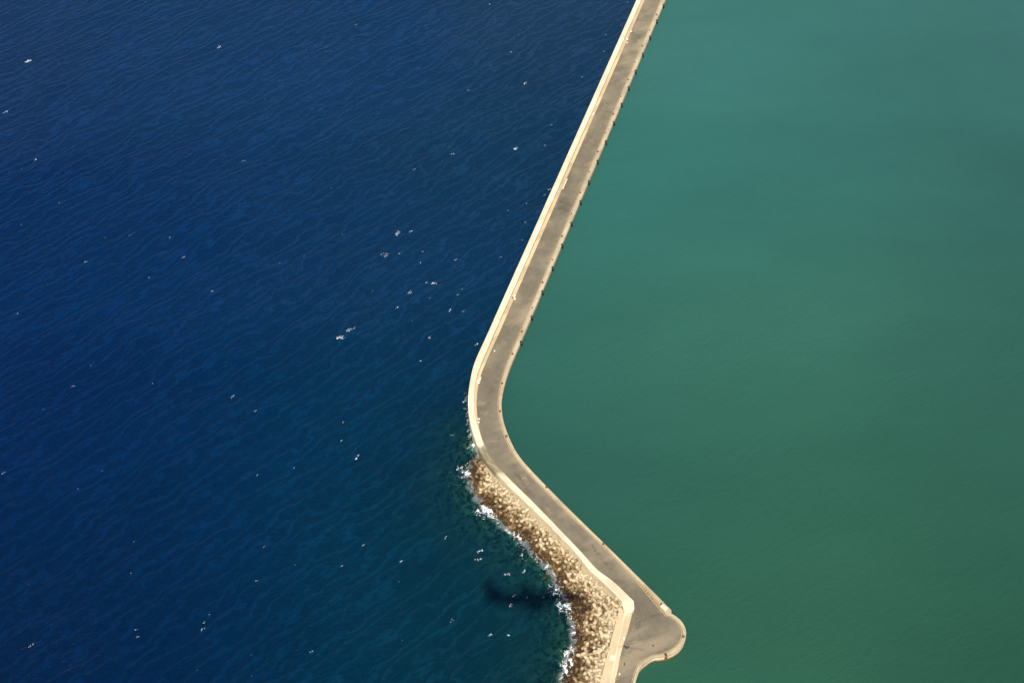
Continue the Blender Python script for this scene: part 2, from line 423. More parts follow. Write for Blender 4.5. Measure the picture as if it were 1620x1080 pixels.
# turning area: grid polygon between the rest of both lines
restL = rl_up[idx:] + rl_lo; restR = Yw[idx:]
a0, b0 = sh(restL[0], restR[0])
poly = [a0] + [p - Vector((0.5, 0)) for p in restL[1:]] + [p.copy() for p in reversed(offset(restR, 0.0)[1:])] + [b0]
tri = tessellate_polygon([[Vector((p.x, p.y, 0)) for p in poly]])
o0 = len(v)
for i, p in enumerate(poly): v.append((p.x, p.y, ZR)); acr.append(0.5 if 0 < i < len(restL) else 0.75)
f += [tuple(o0 + i for i in t) for t in tri]
road = mesh_obj('road', v, f, M_ROAD)
bm = bmesh.new(); bm.from_mesh(road.data); bmesh.ops.recalc_face_normals(bm, faces=bm.faces[:])
if sum(fc.normal.z for fc in bm.faces) < 0: bmesh.ops.reverse_faces(bm, faces=bm.faces[:])
bm.to_mesh(road.data); bm.free()
at = road.data.attributes.new('across', 'FLOAT', 'POINT'); at.data.foreach_set('value', acr)
tag(road, kind='structure')
# yellow edge line and hatching, on the road just inside the kerb
ya = offset(Yw, -0.30); yb = offset(Yw, -0.62)
def sheet(name, A, B, z, mat, parent):
    v = []; f = []
    for a, b in zip(A, B): v += [(a.x, a.y, z), (b.x, b.y, z)]
    for i in range(len(A) - 1): f.append((2 * i, 2 * i + 1, 2 * i + 3, 2 * i + 2))
    return mesh_obj(name, v, f, mat, parent)
sg = -1 if (G(1000, 300) - ya[75]).length < (G(1000, 300) - Yw[75]).length else 1
ya = offset(Yw, sg * -0.30 * -1 if False else -0.30); 
line = sheet('edge_line', ya, yb, ZR + 0.02, M_LINE, road)
def flat_poly(name, px, z, mat, parent, jit=0):
    w = wl(px, z); t = tessellate_polygon([[Vector((p.x, p.y, 0)) for p in w]])
    return mesh_obj(name, [(p.x, p.y, z) for p in w], [tuple(x) for x in t], mat, parent)
hat_v = []; hat_f = []
i0 = [(1008,920),(1041,964.5)]
for k in range(12):
    t = (k + 0.5) / 12
    a = G(1011.5 + 33 * t + 0.6, 920 + 37 * t, ZR); b = G(1008.5 + 33 * t + 0.4, 922.5 + 40 * t, ZR)
    d = (b - a).normalized() * 0; nrm = Vector((-(b - a).y, (b - a).x)).normalized() * 0.16
    n0 = len(hat_v); hat_v += [(q.x, q.y, ZR + 0.03) for q in (a + nrm, b + nrm, b - nrm, a - nrm)]; hat_f.append((n0, n0 + 1, n0 + 2, n0 + 3))
a = G(1008, 921, ZR); b = G(1047, 967.5, ZR); nrm = Vector((-(b - a).y, (b - a).x)).normalized() * 0.15
n0 = len(hat_v); hat_v += [(q.x, q.y, ZR + 0.025) for q in (a + nrm, b + nrm, b - nrm, a - nrm)]; hat_f.append((n0, n0 + 1, n0 + 2, n0 + 3))
mesh_obj('hatched_marking', hat_v, hat_f, M_LINE, road)
flat_poly('wet_patch', [(983.5,1018.5),(987,1019.5),(991,1021.5),(996.5,1021.8),(995,1023.5),(992.5,1026),(990,1025.5),(988,1023),(984.5,1021)], ZR + 0.012, M_WET_RECESS, road)
flat_poly('wet_patch', [(1031.5,1019.5),(1034.5,1019.3),(1035,1021.3),(1032,1021.8)], ZR + 0.012, M_WET_RECESS, road)
flat_poly('wet_patch', [(986.8,1047.5),(988.7,1047),(989,1051.5),(987.2,1052)], ZR + 0.012, M_WET_RECESS, road)
flat_poly('dried_wash', [(991,1017),(1003,1012.5),(1017,1014),(1021,1018),(1013,1022),(999,1021.5)], ZR + 0.008, M_WASH, road)
flat_poly('dried_wash', [(989,1026.5),(996,1026),(993,1032),(991.5,1043),(988.5,1049),(986.8,1042),(988,1034)], ZR + 0.008, M_WASH, road)
flat_poly('dark_streak', [(997,1024.5),(1012,1024),(1022,1025.5),(1022,1031),(1014,1028.5),(1002,1027)], ZR + 0.010, M_DUST, road)
flat_poly('dark_streak', [(1030,972),(1046,968.5),(1050,971.5),(1036,975.5),(1026,980),(1012,982)], ZR + 0.010, M_DUST, road)

for pp in ([(1006,33),(1026,35),(1023,43),(1003,43)],[(754.5,633),(764,634),(769,638),(762,642),(755,641)],[(866,349),(876,351.5),(874,354),(866,352)],[(823,748),(831,750),(838,764),(832,768),(825,758)],
           [(776,697),(799,694),(800,697),(782,701)],[(861,800),(869,803),(872,812),(864,810)],[(955,165),(975,168),(970,176),(952,174)],[(760,648),(772,651),(770,657),(760,655)],[(772,575),(779,577),(777,582),(770,580)],[(1013,1024),(1024,1023),(1020,1030)],[(1000,996),(1004,984),(1005,986),(1002,998)]):
    flat_poly('dried_wash', pp, ZR + 0.008, M_WASH, road)
for pp in ([(930,213),(941,205),(936,220),(925,232)],[(1000,50),(1014,56),(1008,70),(997,66)],[(886,316),(905,322),(900,335),(880,330)],[(935,858),(947,872),(975,905),(965,902),(940,874)],[(812,745),(822,752),(850,790),(838,784)],[(1010,955),(1016,975),(1010,1000),(1004,985)]):
    flat_poly('dark_streak', pp, ZR + 0.010, M_DUST, road)

# ------------------------------------------------------------ sea bed, rubble slope
shore_px = [(752,700),(758,716),(760,726),(748,738),(745,755),(752,776),(764,795),(786,818),(806,835),(826,850),(846,872),(868,895),(884,920),(896,940),(905,958),(909,980),(912,1003),(910,1024),(904,1043),(900,1060),(893,1080),(868,1180),(785,1500)]
shore = [G(x, y, 0) for x, y in shore_px]
parl = [p for p in Lw[nleg + 25:-2]] + OLw
def dist_poly(X, Y, pl):
    best = np.full(X.shape, 1e9)
    for i in range(len(pl) - 1):
        ax, ay = pl[i]; bx_, by = pl[i + 1]; dx, dy = bx_ - ax, by - ay
        L2 = dx * dx + dy * dy + 1e-9
        t = np.clip(((X - ax) * dx + (Y - ay) * dy) / L2, 0, 1)
        best = np.minimum(best, np.hypot(X - ax - t * dx, Y - ay - t * dy))
    return best
def xof(pl, Y):                           # x of a line (monotone in y) at a given y
    ys = np.array([p[1] for p in pl]); xs = np.array([p[0] for p in pl]); o = np.argsort(ys)
    return np.interp(Y, ys[o], xs[o])
shore_top = shore[0].y
def inland(X, Y): return (X > xof(shore, Y)) & (Y < shore_top)
def bed(X, Y):
    d = dist_poly(X, Y, shore); dp = dist_poly(X, Y, parl)
    inn = inland(X, Y)
    wv = 1.5 * np.sin(X * 0.31 + Y * 0.17) + 1.2 * np.sin(Y * 0.43 - X * 0.21)
    d = np.where(inn, d, np.maximum(0, d + wv))
    zi = 0.1 + 3.1 * d / (d + dp + 0.01)
    zo = np.where(d < 14, -0.42 * d, np.where(d < 28, -5.9 - 0.2 * (d - 14), -8.7 - 0.36 * (d - 28)))
    return np.maximum(np.where(inn, zi, zo), -45)
def grid_axes(lo, hi, step, far, growth=1.35):
    core = list(np.arange(lo, hi + step, step)); up = []; s = step; x = core[-1]
    while x < far: s *= growth; x += s; up.append(x)
    dn = []; s = step; x = core[0]
    while x > -far: s *= growth; x -= s; dn.append(x)
    return np.array(dn[::-1] + core + up)
def grid_faces(nx, ny, keep=None):
    i, j = np.meshgrid(np.arange(nx - 1), np.arange(ny - 1), indexing='ij')
    a = (i * ny + j); F4 = np.stack([a, a + ny, a + ny + 1, a + 1], -1).reshape(-1, 4)
    return F4 if keep is None else F4[keep.reshape(-1)]
def big_mesh(name, V, Fc, mat):
    used = np.unique(Fc); remap = np.zeros(len(V), int); remap[used] = np.arange(len(used))
    me = D.meshes.new(name); me.from_pydata(V[used].tolist(), [], remap[Fc].tolist()); me.update()
    o = D.objects.new(name, me); COL.objects.link(o); me.materials.append(mat)
    return o, used
rs = np.random.RandomState(3)
bx0 = min(p.x for p in shore) - 90
gx = np.arange(G(430, 900).x, G(1010, 1000).x + 3, 2.5); gy = np.arange(G(900, 1260).y, G(800, 500).y, 2.5)
X, Y = np.meshgrid(gx, gy, indexing='ij')
Z = bed(X, Y)
Z = Z + rs.normal(0, 0.35, Z.shape) * (Z < 2.5)
c = 0.5 * (X[:-1, :-1] + X[1:, 1:]); cy = 0.5 * (Y[:-1, :-1] + Y[1:, 1:])
keep = (c < xof([p for p in Lw[:-2]] + OLw, cy) + 1.5)
o, _ = big_mesh('seabed', np.stack([X.ravel(), Y.ravel(), Z.ravel()], -1), grid_faces(len(gx), len(gy), keep), M_BED)
o.data.polygons.foreach_set('use_smooth', [True] * len(o.data.polygons)); tag(o, kind='structure')

# ------------------------------------------------------------ the two waters
def idw(X, Y, pts):
    num = np.zeros(X.shape + (3,)); den = np.zeros(X.shape)
    for px, py, r, g, b in pts:
        q = G(px, py); d2 = (X - q.x) ** 2 + (Y - q.y) ** 2
        w = np.exp(-d2 / (2 * 48.0 ** 2)) + 0.02 / (1 + d2 / 4e3); num += w[..., None] * np.array(lin(r, g, b)[:3]); den += w
    return num / den[..., None]
SEA_C = [(45,123,22,54,95),(300,60,22,58,98),(500,100,22,60,100),(927,65,30,62,94),(0,400,14,48,92),(250,400,16,52,94),(507,405,20,56,94),(707,405,23,60,93),(800,250,24,60,90),(700,600,19,58,88),(100,650,10,44,86),(350,700,13,50,88),(560,720,15,54,86),(205,903,11,45,81),(80,1030,9,40,74),(420,950,11,47,80),(647,1005,15,52,78),(640,850,17,56,82),(690,760,16,58,82),(770,865,18,66,78),(840,905,18,64,72),(800,950,18,62,74),(807,1045,20,54,68),(730,690,18,57,80)]
HAR_C = [(1087,65,64,122,115),(1330,60,61,117,110),(1567,85,59,111,105),(1000,300,58,120,112),(1157,355,58,116,106),(1305,303,58,114,106),(1600,350,54,104,96),(900,480,56,112,104),(1027,525,62,117,100),(1257,485,62,117,101),(1450,500,58,108,95),(1597,605,52,100,88),(830,600,48,100,93),(960,640,58,112,96),(867,765,45,90,82),(1000,760,52,104,92),(1120,650,59,112,95),(1307,705,55,106,89),(1500,750,50,98,82),(980,860,46,92,80),(1100,900,54,104,85),(1157,955,58,106,84),(1300,950,54,102,82),(1505,903,50,97,80),(1600,1040,44,88,72),(1050,1060,50,102,82),(1130,1030,52,104,84)]
KW, SW = 1.91, np.array((0.0040, 0.006, 0.006))
ax_ = grid_axes(-330, 330, 3.0, 9000); ay_ = grid_axes(-230, 330, 3.0, 9000)
X, Y = np.meshgrid(ax_, ay_, indexing='ij')
V = np.stack([X.ravel(), Y.ravel(), np.zeros(X.size)], -1)
cl = [(a + b) / 2 for a, b in zip(Lw[:-2], Ww[:len(Lw) - 2])] + [(a + Vector((9, 0))) for a in OLw[2:]]
cx = 0.5 * (X[:-1, :-1] + X[1:, 1:]); cyy = 0.5 * (Y[:-1, :-1] + Y[1:, 1:])
seaside = cx < xof(cl, cyy)
for name, mask, mat, cols in (('sea', seaside, M_SEA, SEA_C), ('harbour_water', ~seaside, M_HARB, HAR_C)):
    o, used = big_mesh(name, V, grid_faces(len(ax_), len(ay_), mask), mat)
    xs, ys = V[used, 0], V[used, 1]
    colr = np.clip((idw(xs, ys, cols) - SW) / KW, 0.0004, 1)
    at = o.data.color_attributes.new('body', 'FLOAT_COLOR', 'POINT')
    at.data.foreach_set('color', np.concatenate([colr, np.ones((len(xs), 1))], 1).ravel().astype(np.float32))
    if name == 'sea':
        dep = -bed(xs, ys)
        far = dist_poly(xs, ys, shore)
        dep = np.clip(np.where(far > 60, dep + (far - 60) * 0.4, dep), 0.05, 60)
        a2 = o.data.attributes.new('depth', 'FLOAT', 'POINT'); a2.data.foreach_set('value', dep.astype(np.float32))
    tag(o, kind='structure')

# ------------------------------------------------------------ armour blocks
def tetrapod_mesh(h=4.1):
    bm = bmesh.new()
    dirs = [Vector((0, 0, 1))] + [Vector((math.cos(a) * 0.943, math.sin(a) * 0.943, -0.333)) for a in (0, 2.0944, 4.18879)]
    R = h * 0.62
    for d in dirs:
        q = d.to_track_quat('Z', 'Y').to_matrix().to_4x4()
        prof = [(-0.05, 0.26), (0.45, 0.215), (0.93, 0.175), (1.0, 0.12)]
        rings = []
        for t, r in prof:
            rings.append([bm.verts.new(q @ Vector((math.cos(k * math.tau / 9) * r * h, math.sin(k * math.tau / 9) * r * h, t * R))) for k in range(9)])
        for a, b in zip(rings[:-1], rings[1:]):
            for k in range(9): bm.faces.new((a[k], a[(k + 1) % 9], b[(k + 1) % 9], b[k]))
        bm.faces.new(rings[-1])
    me = D.meshes.new('tetrapod'); bm.to_mesh(me); bm.free()
    me.polygons.foreach_set('use_smooth', [len(p.vertices) == 4 for p in me.polygons])
    me.materials.append(M_BLOCK)
    at = me.attributes.new('shade', 'FLOAT', 'POINT'); at.data.foreach_set('value', [0.5] * len(me.vertices))
    return me
TET = tetrapod_mesh()
tv = np.array([v.co[:] for v in TET.vertices]); tf = [tuple(p.vertices) for p in TET.polygons]
rng = random.Random(11)
pts = []; cell = {}
MIN = 2.3
x0, x1 = G(690, 800).x, G(990, 1100).x; y0, y1 = G(880, 1120).y, G(750, 690).y
cand = np.random.RandomState(5).uniform((x0, y0), (x1, y1), (60000, 2))
dS = dist_poly(cand[:, 0], cand[:, 1], shore); inn = inland(cand[:, 0], cand[:, 1])
walls = [p for p in Lw[:-2]] + OLw
dW = dist_poly(cand[:, 0], cand[:, 1], walls); left = cand[:, 0] < xof(walls, cand[:, 1])
bz = bed(cand[:, 0], cand[:, 1])
for k in range(len(cand)):
    x, y = cand[k]
    if not left[k] or dW[k] < (0.9 if y < G(980,955).y else 2.0): continue
    if not inn[k] and dS[k] > 19 + 5 * math.sin(y * 0.1): continue
    ci, cj = int(x // MIN), int(y // MIN)
    m = MIN if inn[k] or dS[k] < 8 else MIN * 1.35
    if any((x - q[0]) ** 2 + (y - q[1]) ** 2 < m * m for di in (-1, 0, 1, 2, -2) for dj in (-1, 0, 1, -2, 2) for q in cell.get((ci + di, cj + dj), ())): continue
    cell.setdefault((ci, cj), []).append((x, y)); pts.append((x, y, bz[k] + (rng.uniform(0.2, 1.1) if inn[k] and dS[k] > 3 else (rng.uniform(-0.9, 0.5) if inn[k] else rng.uniform(-1.6, -0.5))), dS[k] if inn[k] else -dS[k]))
vis = []; hid = []
for q in pts:
    sx, sy = scr(*q[:3])
    (vis if (0 < sx < 1620 and 0 < sy < 1080 and q[2] > 0.1) else hid).append(q)
vis.sort(key=lambda q: (Vector(q[:3]) - CAM).length)
for i, q in enumerate(vis[:300]):
    o = D.objects.new('tetrapod', TET); COL.objects.link(o)
    o.location = q[:3]; o.rotation_mode = 'QUATERNION'
    qq = Quaternion([rng.gauss(0, 1) for _ in range(4)]); qq.normalize(); o.rotation_quaternion = qq
    s = rng.uniform(0.88, 1.1); o.scale = (s, s, s)
    if q[2] > 2.6: tag(o, 'pale dry concrete tetrapod high on the heap of armour blocks beside the parapet', 'tetrapod', 'dry tetrapods on the upper slope')
    else: tag(o, 'brown weed-stained concrete tetrapod low on the heap of armour blocks by the surf', 'tetrapod', 'wet tetrapods at the waterline')
Vs = []; Fs = []; Sh = []; n0 = 0
for q in vis[300:] + hid:
    qq = Quaternion([rng.gauss(0, 1) for _ in range(4)]); qq.normalize()
    R = np.array(qq.to_matrix()) * rng.uniform(0.88, 1.1)
    Vs.append(tv @ R.T + np.array(q[:3])); Fs += [tuple(n0 + i for i in t) for t in tf]; n0 += len(tv); Sh += [rng.random()] * len(tv)
V_ = np.concatenate(Vs)
st = mesh_obj('tetrapod_heap', V_.tolist(), Fs, M_BLOCK)
st.data.polygons.foreach_set('use_smooth', [len(p.vertices) == 4 for p in st.data.polygons])
at = st.data.attributes.new('shade', 'FLOAT', 'POINT'); at.data.foreach_set('value', Sh)
tag(st, 'heap of tan and brown concrete tetrapods along the outer side of the lower leg', 'tetrapods', kind='stuff')
print('blocks', len(vis), len(hid))

# ------------------------------------------------------------ surf along the blocks
sl = resample([Vector(p) for p in catmull([tuple(p) for p in shore[:-1]], 6)], 240)
v = []; f = []; ed = []
offs = [-7.5, -5, -3.2, -2, -0.8, 0.4, 1.5, 3, 5, 7]
wts = [0.0, 0.35, 0.7, 0.95, 1.0, 0.95, 0.7, 0.45, 0.2, 0.0]
side = offset(sl, 1.0); sgn = 1 if side[100].x > sl[100].x else -1
for i, p in enumerate(sl):
    a = sl[max(0, i - 1)]; b = sl[min(len(sl) - 1, i + 1)]; t = (b - a).normalized(); nrm = Vector((-t.y, t.x)) * sgn
    for k, (d, w) in enumerate(zip(offs, wts)):
        q = p + nrm * d
        v.append((q.x, q.y, 0.18 + 0.35 * w * (0.5 + 0.5 * math.sin(i * 0.9 + k * 1.3)))); ed.append(w if 0 < i < len(sl) - 1 else 0)
n = len(offs)
for i in range(len(sl) - 1):
    for k in range(n - 1): f.append((i * n + k, (i + 1) * n + k, (i + 1) * n + k + 1, i * n + k + 1))
surf = mesh_obj('surf_foam', v, f, M_FOAM, smooth=True)
at = surf.data.attributes.new('edge', 'FLOAT', 'POINT'); at.data.foreach_set('value', ed)
tag(surf, 'white surf breaking along the brown foot of the tetrapod slope', 'surf', kind='stuff')

# ------------------------------------------------------------ whitecaps
caps = [(45,97,13,1),(346,75,8,1),(563,40,5,.7),(774,7,5,.8),(808,83,5,.9),(831,132,8,1),(817,235,11,1),(715,244,7,.7),(872,198,4,.6),(655,268,5,.6),(9,178,9,.8),(55,254,7,.8),(94,321,4,.9),(268,376,3,1),(136,414,5,.9),(236,439,3,.9),(290,407,7,.7),(28,496,4,.7),(386,255,6,.6),(206,372,5,.35),(337,460,5,.5),(561,519,5,1),(552,522,10,.55),(540,534,13,.7),(650,366,6,.9),(630,369,14,.3),(632,401,4,.8),(610,404,10,.3),(675,447,4,1),(687,448,9,.85),(648,463,10,.5),(628,487,5,.9),(712,491,7,.85),(733,492,6,.5),(725,466,5,.5),(731,457,5,.35),(665,571,4,.9),(754,545,7,.8),(680,533,7,.5),(721,411,5,.8),(665,416,4,.9),(669,398,4,.5),(606,402,8,.25),(116,611,5,.8),(404,650,4,.7),(368,627,8,.35),(407,751,3,.9),(540,697,4,.7),(565,723,9,.8),(543,668,4,.5),(705,850,5,.8),(759,871,8,.9),(757,885,8,.8),(828,904,7,1),(802,908,8,.5),(635,887,5,.8),(575,862,4,.6),(541,895,4,.6),(406,918,4,.7),(321,995,6,.8),(324,984,5,.6),(216,995,4,.7),(217,1007,4,.8),(49,1020,7,.55),(492,1030,4,.8),(715,982,6,.4),(775,1004,8,.35),(806,1004,6,.8),(860,945,4,.5),(833,945,3,.9),(808,957,6,.9),(813,942,6,.4),(5,748,6,.5),(869,300,6,.7),(861,309,5,.6),(862,230,5,.6),(958,56,4,.6),(956,82,4,.6),(921,122,5,.5),(993,4,5,.8),(741,143,4,.6),(777,104,4,.6),(418,865,4,.35),(465,740,4,.5),(830,352,3,.8),(804,333,4,.6),(833,322,3,.6),(826,380,3,.6),(791,407,4,.6),(833,411,4,.8),(834,414,4,.6),(748,605,5,.3),(715,688,6,.35),(742,680,5,.5)]
caps += [(736 + (y - 620) * 0.09 + (1.5 if i % 2 else -1), y, 5 + (i % 3) * 2, .3 + .1 * (i % 4)) for i, y in enumerate(range(622, 716, 6))]
rc = random.Random(21)
for _ in range(40):
    x, y = rc.uniform(0, 980), rc.uniform(0, 1080)
    if G(x, y).x < xof(Lw[:-2] + OLw, G(x, y).y) - 16 and not (x > 680 and y > 700): caps.append((x, y, rc.choice([1.5, 2, 2, 3]), rc.uniform(.15, .5)))
V_, F_, Al = [], [], []
for (x, y, w, a) in caps:
    a *= 0.75 if (y > 560 and x < 520) else 0.88
    c0 = G(x, y); L_ = w * 0.36
    nb = max(2, int(w * 1.5))
    ang0 = CREST + rc.uniform(-0.5, 0.35)
    for k in range(nb):
        t = rc.uniform(-0.5, 0.5); off = rc.gauss(0, 0.13)
        cx_ = c0.x + math.cos(ang0) * t * L_ - math.sin(ang0) * off * L_; cy_ = c0.y + math.sin(ang0) * t * L_ + math.cos(ang0) * off * L_
        ra = max(0.22, L_ * rc.uniform(0.06, 0.17)); rb = ra * rc.uniform(0.35, 0.75); an = ang0 + rc.gauss(0, 0.5)
        m = 9; i0_ = len(V_); V_.append((cx_, cy_, 0.16 + 0.012 * k)); 
        for j in range(m):
            th = j * math.tau / m; rr = rc.uniform(0.65, 1.3)
            dx, dy = ra * rr * math.cos(th), rb * rr * math.sin(th)
            V_.append((cx_ + dx * math.cos(an) - dy * math.sin(an), cy_ + dx * math.sin(an) + dy * math.cos(an), 0.10 + 0.012 * k))
        for j in range(m): F_.append((i0_, i0_ + 1 + j, i0_ + 1 + (j + 1) % m)); Al.append(a * rc.uniform(0.7, 1.0))
cap = mesh_obj('whitecaps', V_, F_, M_CAP)
at = cap.data.attributes.new('alpha', 'FLOAT', 'FACE'); at.data.foreach_set('value', Al)
tag(cap, 'small scattered white flecks of breaking crests on the dark blue sea', 'whitecaps', kind='stuff')

ORD = ['first','second','third','fourth','fifth','sixth','seventh','eighth','ninth','tenth','eleventh','twelfth','thirteenth','fourteenth','fifteenth','sixteenth','seventeenth','eighteenth','nineteenth']
def nearest_on(line, q):
    best = None
    for i in range(len(line) - 1):
        a, b = line[i], line[i + 1]; t = max(0, min(1, (q - a).dot(b - a) / max(1e-9, (b - a).length_squared)))
        p = a.lerp(b, t); d = (p - q).length
        if best is None or d < best[0]: best = (d, p, (b - a).normalized())
    return best[1], best[2]
# ------------------------------------------------------------ fenders on the harbour wall
def make_fender():
    r = empty('fender', (0, 0, 0))
    bm = bmesh.new()                       # hollow upright rubber drum
    for (ro, z0, z1) in ((0.6, -1.9, 0.2),):
        cyl(bm, (0.42, 0, z0), (0.42, 0, z1), ro, ro, 16); cyl(bm, (0.42, 0, z1), (0.42, 0, z1 + 0.08), ro * 0.93, ro * 0.8, 16)
    bm_obj('rubber_body', bm, M_RUBBER, r, True)
    bm = bmesh.new(); bx(bm, (-0.18, 0, -0.7), (0.3, 2.0, 2.1), 0, 0.04); bm_obj('mounting_plate', bm, M_STEEL_RECESS, r)
    for s in (-1, 1):
        bm = bmesh.new(); cyl(bm, (-0.4, s * 0.6, 0.12), (0.4, s * 0.35, 0.2), 0.09, 0.09, 6); bm_obj('chain', bm, M_STEEL_RECESS, r)
    bm = bmesh.new(); bx(bm, (-0.2, 0, 0.06), (0.55, 1.3, 0.12), 0, 0.02); bm_obj('recess_shade', bm, M_STEEL_RECESS, r)  # dark plate on the kerb, painting the shaded notch behind the fender
    return r
fpx = [(824.8,541),(840.7,501),(857.5,461),(873.6,423),(888,387),(903.7,352.4),(917.8,318.5),(931,287),(945,254.5),(958,223.7),(970.4,193.5),(982.3,164.5),(993.8,138),(1005,112),(1016.3,85),(1027.5,58),(1038.5,32.5),(1049.2,8)]
proto = make_fender()
for i, (x, y) in enumerate(fpx):
    o = proto if i == 0 else copy_tree(proto)
    p, t = nearest_on(Ww, G(x, y, ZK)); nrm = Vector((-t.y, t.x))
    if nrm.x < 0: nrm = -nrm
    o.location = (p.x, p.y, ZK); o.rotation_euler = (0, 0, math.atan2(nrm.y, nrm.x))
    tag(o, 'black rubber fender on the green harbour side of the wall, %s up from the bend' % ORD[i], 'fender', 'fenders along the harbour side')
# ------------------------------------------------------------ bollards
def make_bollard():
    r = empty('bollard', (0, 0, 0))
    bm = bmesh.new(); bx(bm, (0, 0, 0.07), (1.0, 1.0, 0.14), 0, 0.03); bm_obj('base_plate', bm, M_RUST, r)
    bm = bmesh.new(); cyl(bm, (0, 0, 0.1), (0, 0, 0.5), 0.30, 0.22, 14); cyl(bm, (0, 0, 0.45), (0, 0, 0.62), 0.22, 0.42, 14); cyl(bm, (0, 0, 0.62), (0, 0, 0.75), 0.42, 0.28, 14)
    bm_obj('post', bm, M_RUST, r, True)
    return r
bpx = [((954.6,860.2),'rusty bollard on the kerb halfway down the lower leg, right of the road'),((864.4,770.5),'rusty bollard on the harbour kerb of the lower leg, just below the bend'),((801.2,690),'rusty bollard on the harbour kerb where the bend turns into the lower leg'),
 ((790.8,650.6),'rusty red bollard on the inside of the bend, on the harbour kerb'),((794.2,606.5),'rusty red bollard at the top of the bend, where the straight upper leg begins')]
up = [(810.7,560),(825.5,524.5),(842,487),(858.3,447),(874,411),(889,374),(904,339),(918,305),(932,272),(945.3,240.5),(958,210.5),(970.4,181),(982,153),(993.7,126.5),(1005,99),(1016,73.5),(1027.5,48),(1039,24)]
for i, q in enumerate(up): bpx.append((q, 'rusty mooring bollard on the upper leg beside the yellow line, %s above the bend' % ORD[i]))
bpx += [((1081,1006.5),'rusty bollard on the rounded rim of the turning area'),((1046.3,955.8),'dark rusty bollard on the kerb next to the pale box by the turning area')]
pb = make_bollard()
for i, ((x, y), lab) in enumerate(bpx):
    o = pb if i == 0 else copy_tree(pb); q = G(x, y, ZK); o.location = (q.x, q.y, ZK)
    s = 0.8 if (5 < i < 23 and i % 2 == 1) else 1.1; o.scale = (s, s, s)
    tag(o, lab, 'bollard', 'mooring bollards on the harbour kerb')

# ------------------------------------------------------------ small things on the breakwater
def at3(x, y, z): q = G(x, y, z); return (q.x, q.y, z)
def bdir(x, y):
    p, t = nearest_on(PAw, G(x, y, 4)); return math.atan2(t.y, t.x)
def slab(name, x, y, z, size, mat, rz, lab, cat, extra=None):
    r = empty(name, at3(x, y, z), rz)
    bm = bmesh.new(); bx(bm, (0, 0, size[2] / 2), size, 0, 0.06); bm_obj('body', bm, mat, r)
    bm = bmesh.new(); bx(bm, (0, 0, size[2] + 0.05), (size[0] * 0.86, size[1] * 0.8, 0.1), 0, 0.02); bm_obj('top_slab' if extra is None else extra, bm, mat, r)
    return tag(r, lab, cat)
d = bdir
slab('concrete_slab', 969.5, 1040.5, 5.0, (2.6, 2.8, 0.5), M_PALE, 1.3, 'square pale concrete slab on the walkway at the bottom edge of the picture', 'concrete slab')
slab('concrete_box', 1050.5, 961.5, ZR, (3.4, 1.8, 0.9), M_PALE, -0.85, 'long pale concrete box behind the harbour kerb where the turning area begins', 'concrete box', 'lid')
slab('white_post', 986.4, 1009.5, ZA, (0.6, 0.6, 0.9), M_WHITE, 0.4, 'small bright white post at the edge of the walkway above the dark wet patch', 'post', 'cap')
slab('white_post', 980, 1066.5, ZR, (0.55, 0.55, 0.8), M_WHITE, 0.2, 'bright white post at the left road edge near the bottom of the picture', 'post', 'cap')
slab('red_crate', 975.5, 1073.5, ZA, (0.6, 1.4, 0.35), M_RED, 1.2, 'faded red crate lying on the step below the two white posts', 'crate', 'lid')
slab('concrete_block', 998.3, 51, ZA, (1.1, 1.2, 0.7), M_PALE, d(998, 51), 'uppermost pale concrete block standing at the walkway edge on the upper leg', 'concrete block')
slab('concrete_block', 992.4, 63, ZA, (0.9, 1.0, 0.8), M_WHITE, d(992, 63), 'whitish concrete block at the walkway edge, upper one of a close pair', 'concrete block')
slab('concrete_block', 991.8, 68.5, ZA, (1.2, 0.9, 0.4), M_PALE, d(992, 66), 'low pale concrete block at the walkway edge, lower one of a close pair', 'concrete block')
slab('concrete_slab', 938.6, 181, ZA, (2.4, 1.0, 0.4), M_PALE, d(938, 181), 'pale concrete slab lying on the walkway of the upper leg', 'concrete slab')
slab('concrete_block', 814.2, 469, ZA, (2.4, 1.2, 0.7), M_PALE, d(814, 469), 'pale concrete block beside a brown crate on the walkway above the bend', 'concrete block')
slab('concrete_block', 814.5, 473.3, ZR, (0.8, 0.9, 0.6), M_WHITE, 0.3, 'small white block just below the brown crate on the walkway above the bend', 'concrete block')
slab('wooden_crate', 811, 471.3, ZA, (0.8, 0.9, 0.6), M_BROWN, 0.6, 'small brown wooden crate on the walkway between pale blocks above the bend', 'crate', 'lid')
slab('white_box', 782.3, 555.2, ZR, (0.6, 0.6, 0.4), M_WHITE, 0.3, 'tiny white box lying alone on the grey road above the bend', 'box', 'lid')
slab('white_board', 757, 604, ZA, (2.6, 0.6, 0.25), M_WHITE, 1.9, 'narrow white board lying on the walkway at the outside of the bend', 'board', 'batten')
slab('concrete_block', 759.6, 600.5, ZA - 0.6, (2.6, 0.9, 0.9), M_PALE, 1.35, 'pale concrete block at the road edge next to the narrow white board', 'concrete block')
slab('white_box', 757.2, 668.2, ZR, (0.8, 0.8, 0.6), M_WHITE, 0.5, 'white box at the parapet foot on the bend, nearest the standing person', 'box', 'lid')
slab('concrete_block', 757.6, 663.2, ZR, (0.9, 1.3, 0.5), M_PALE, 1.6, 'small pale block at the parapet foot on the bend, above the person', 'concrete block')
slab('orange_crate', 758.2, 673.2, ZR, (0.7, 0.9, 0.4), M_RED, 0.2, 'orange-red crate at the parapet foot on the bend, below the white box', 'crate', 'lid')
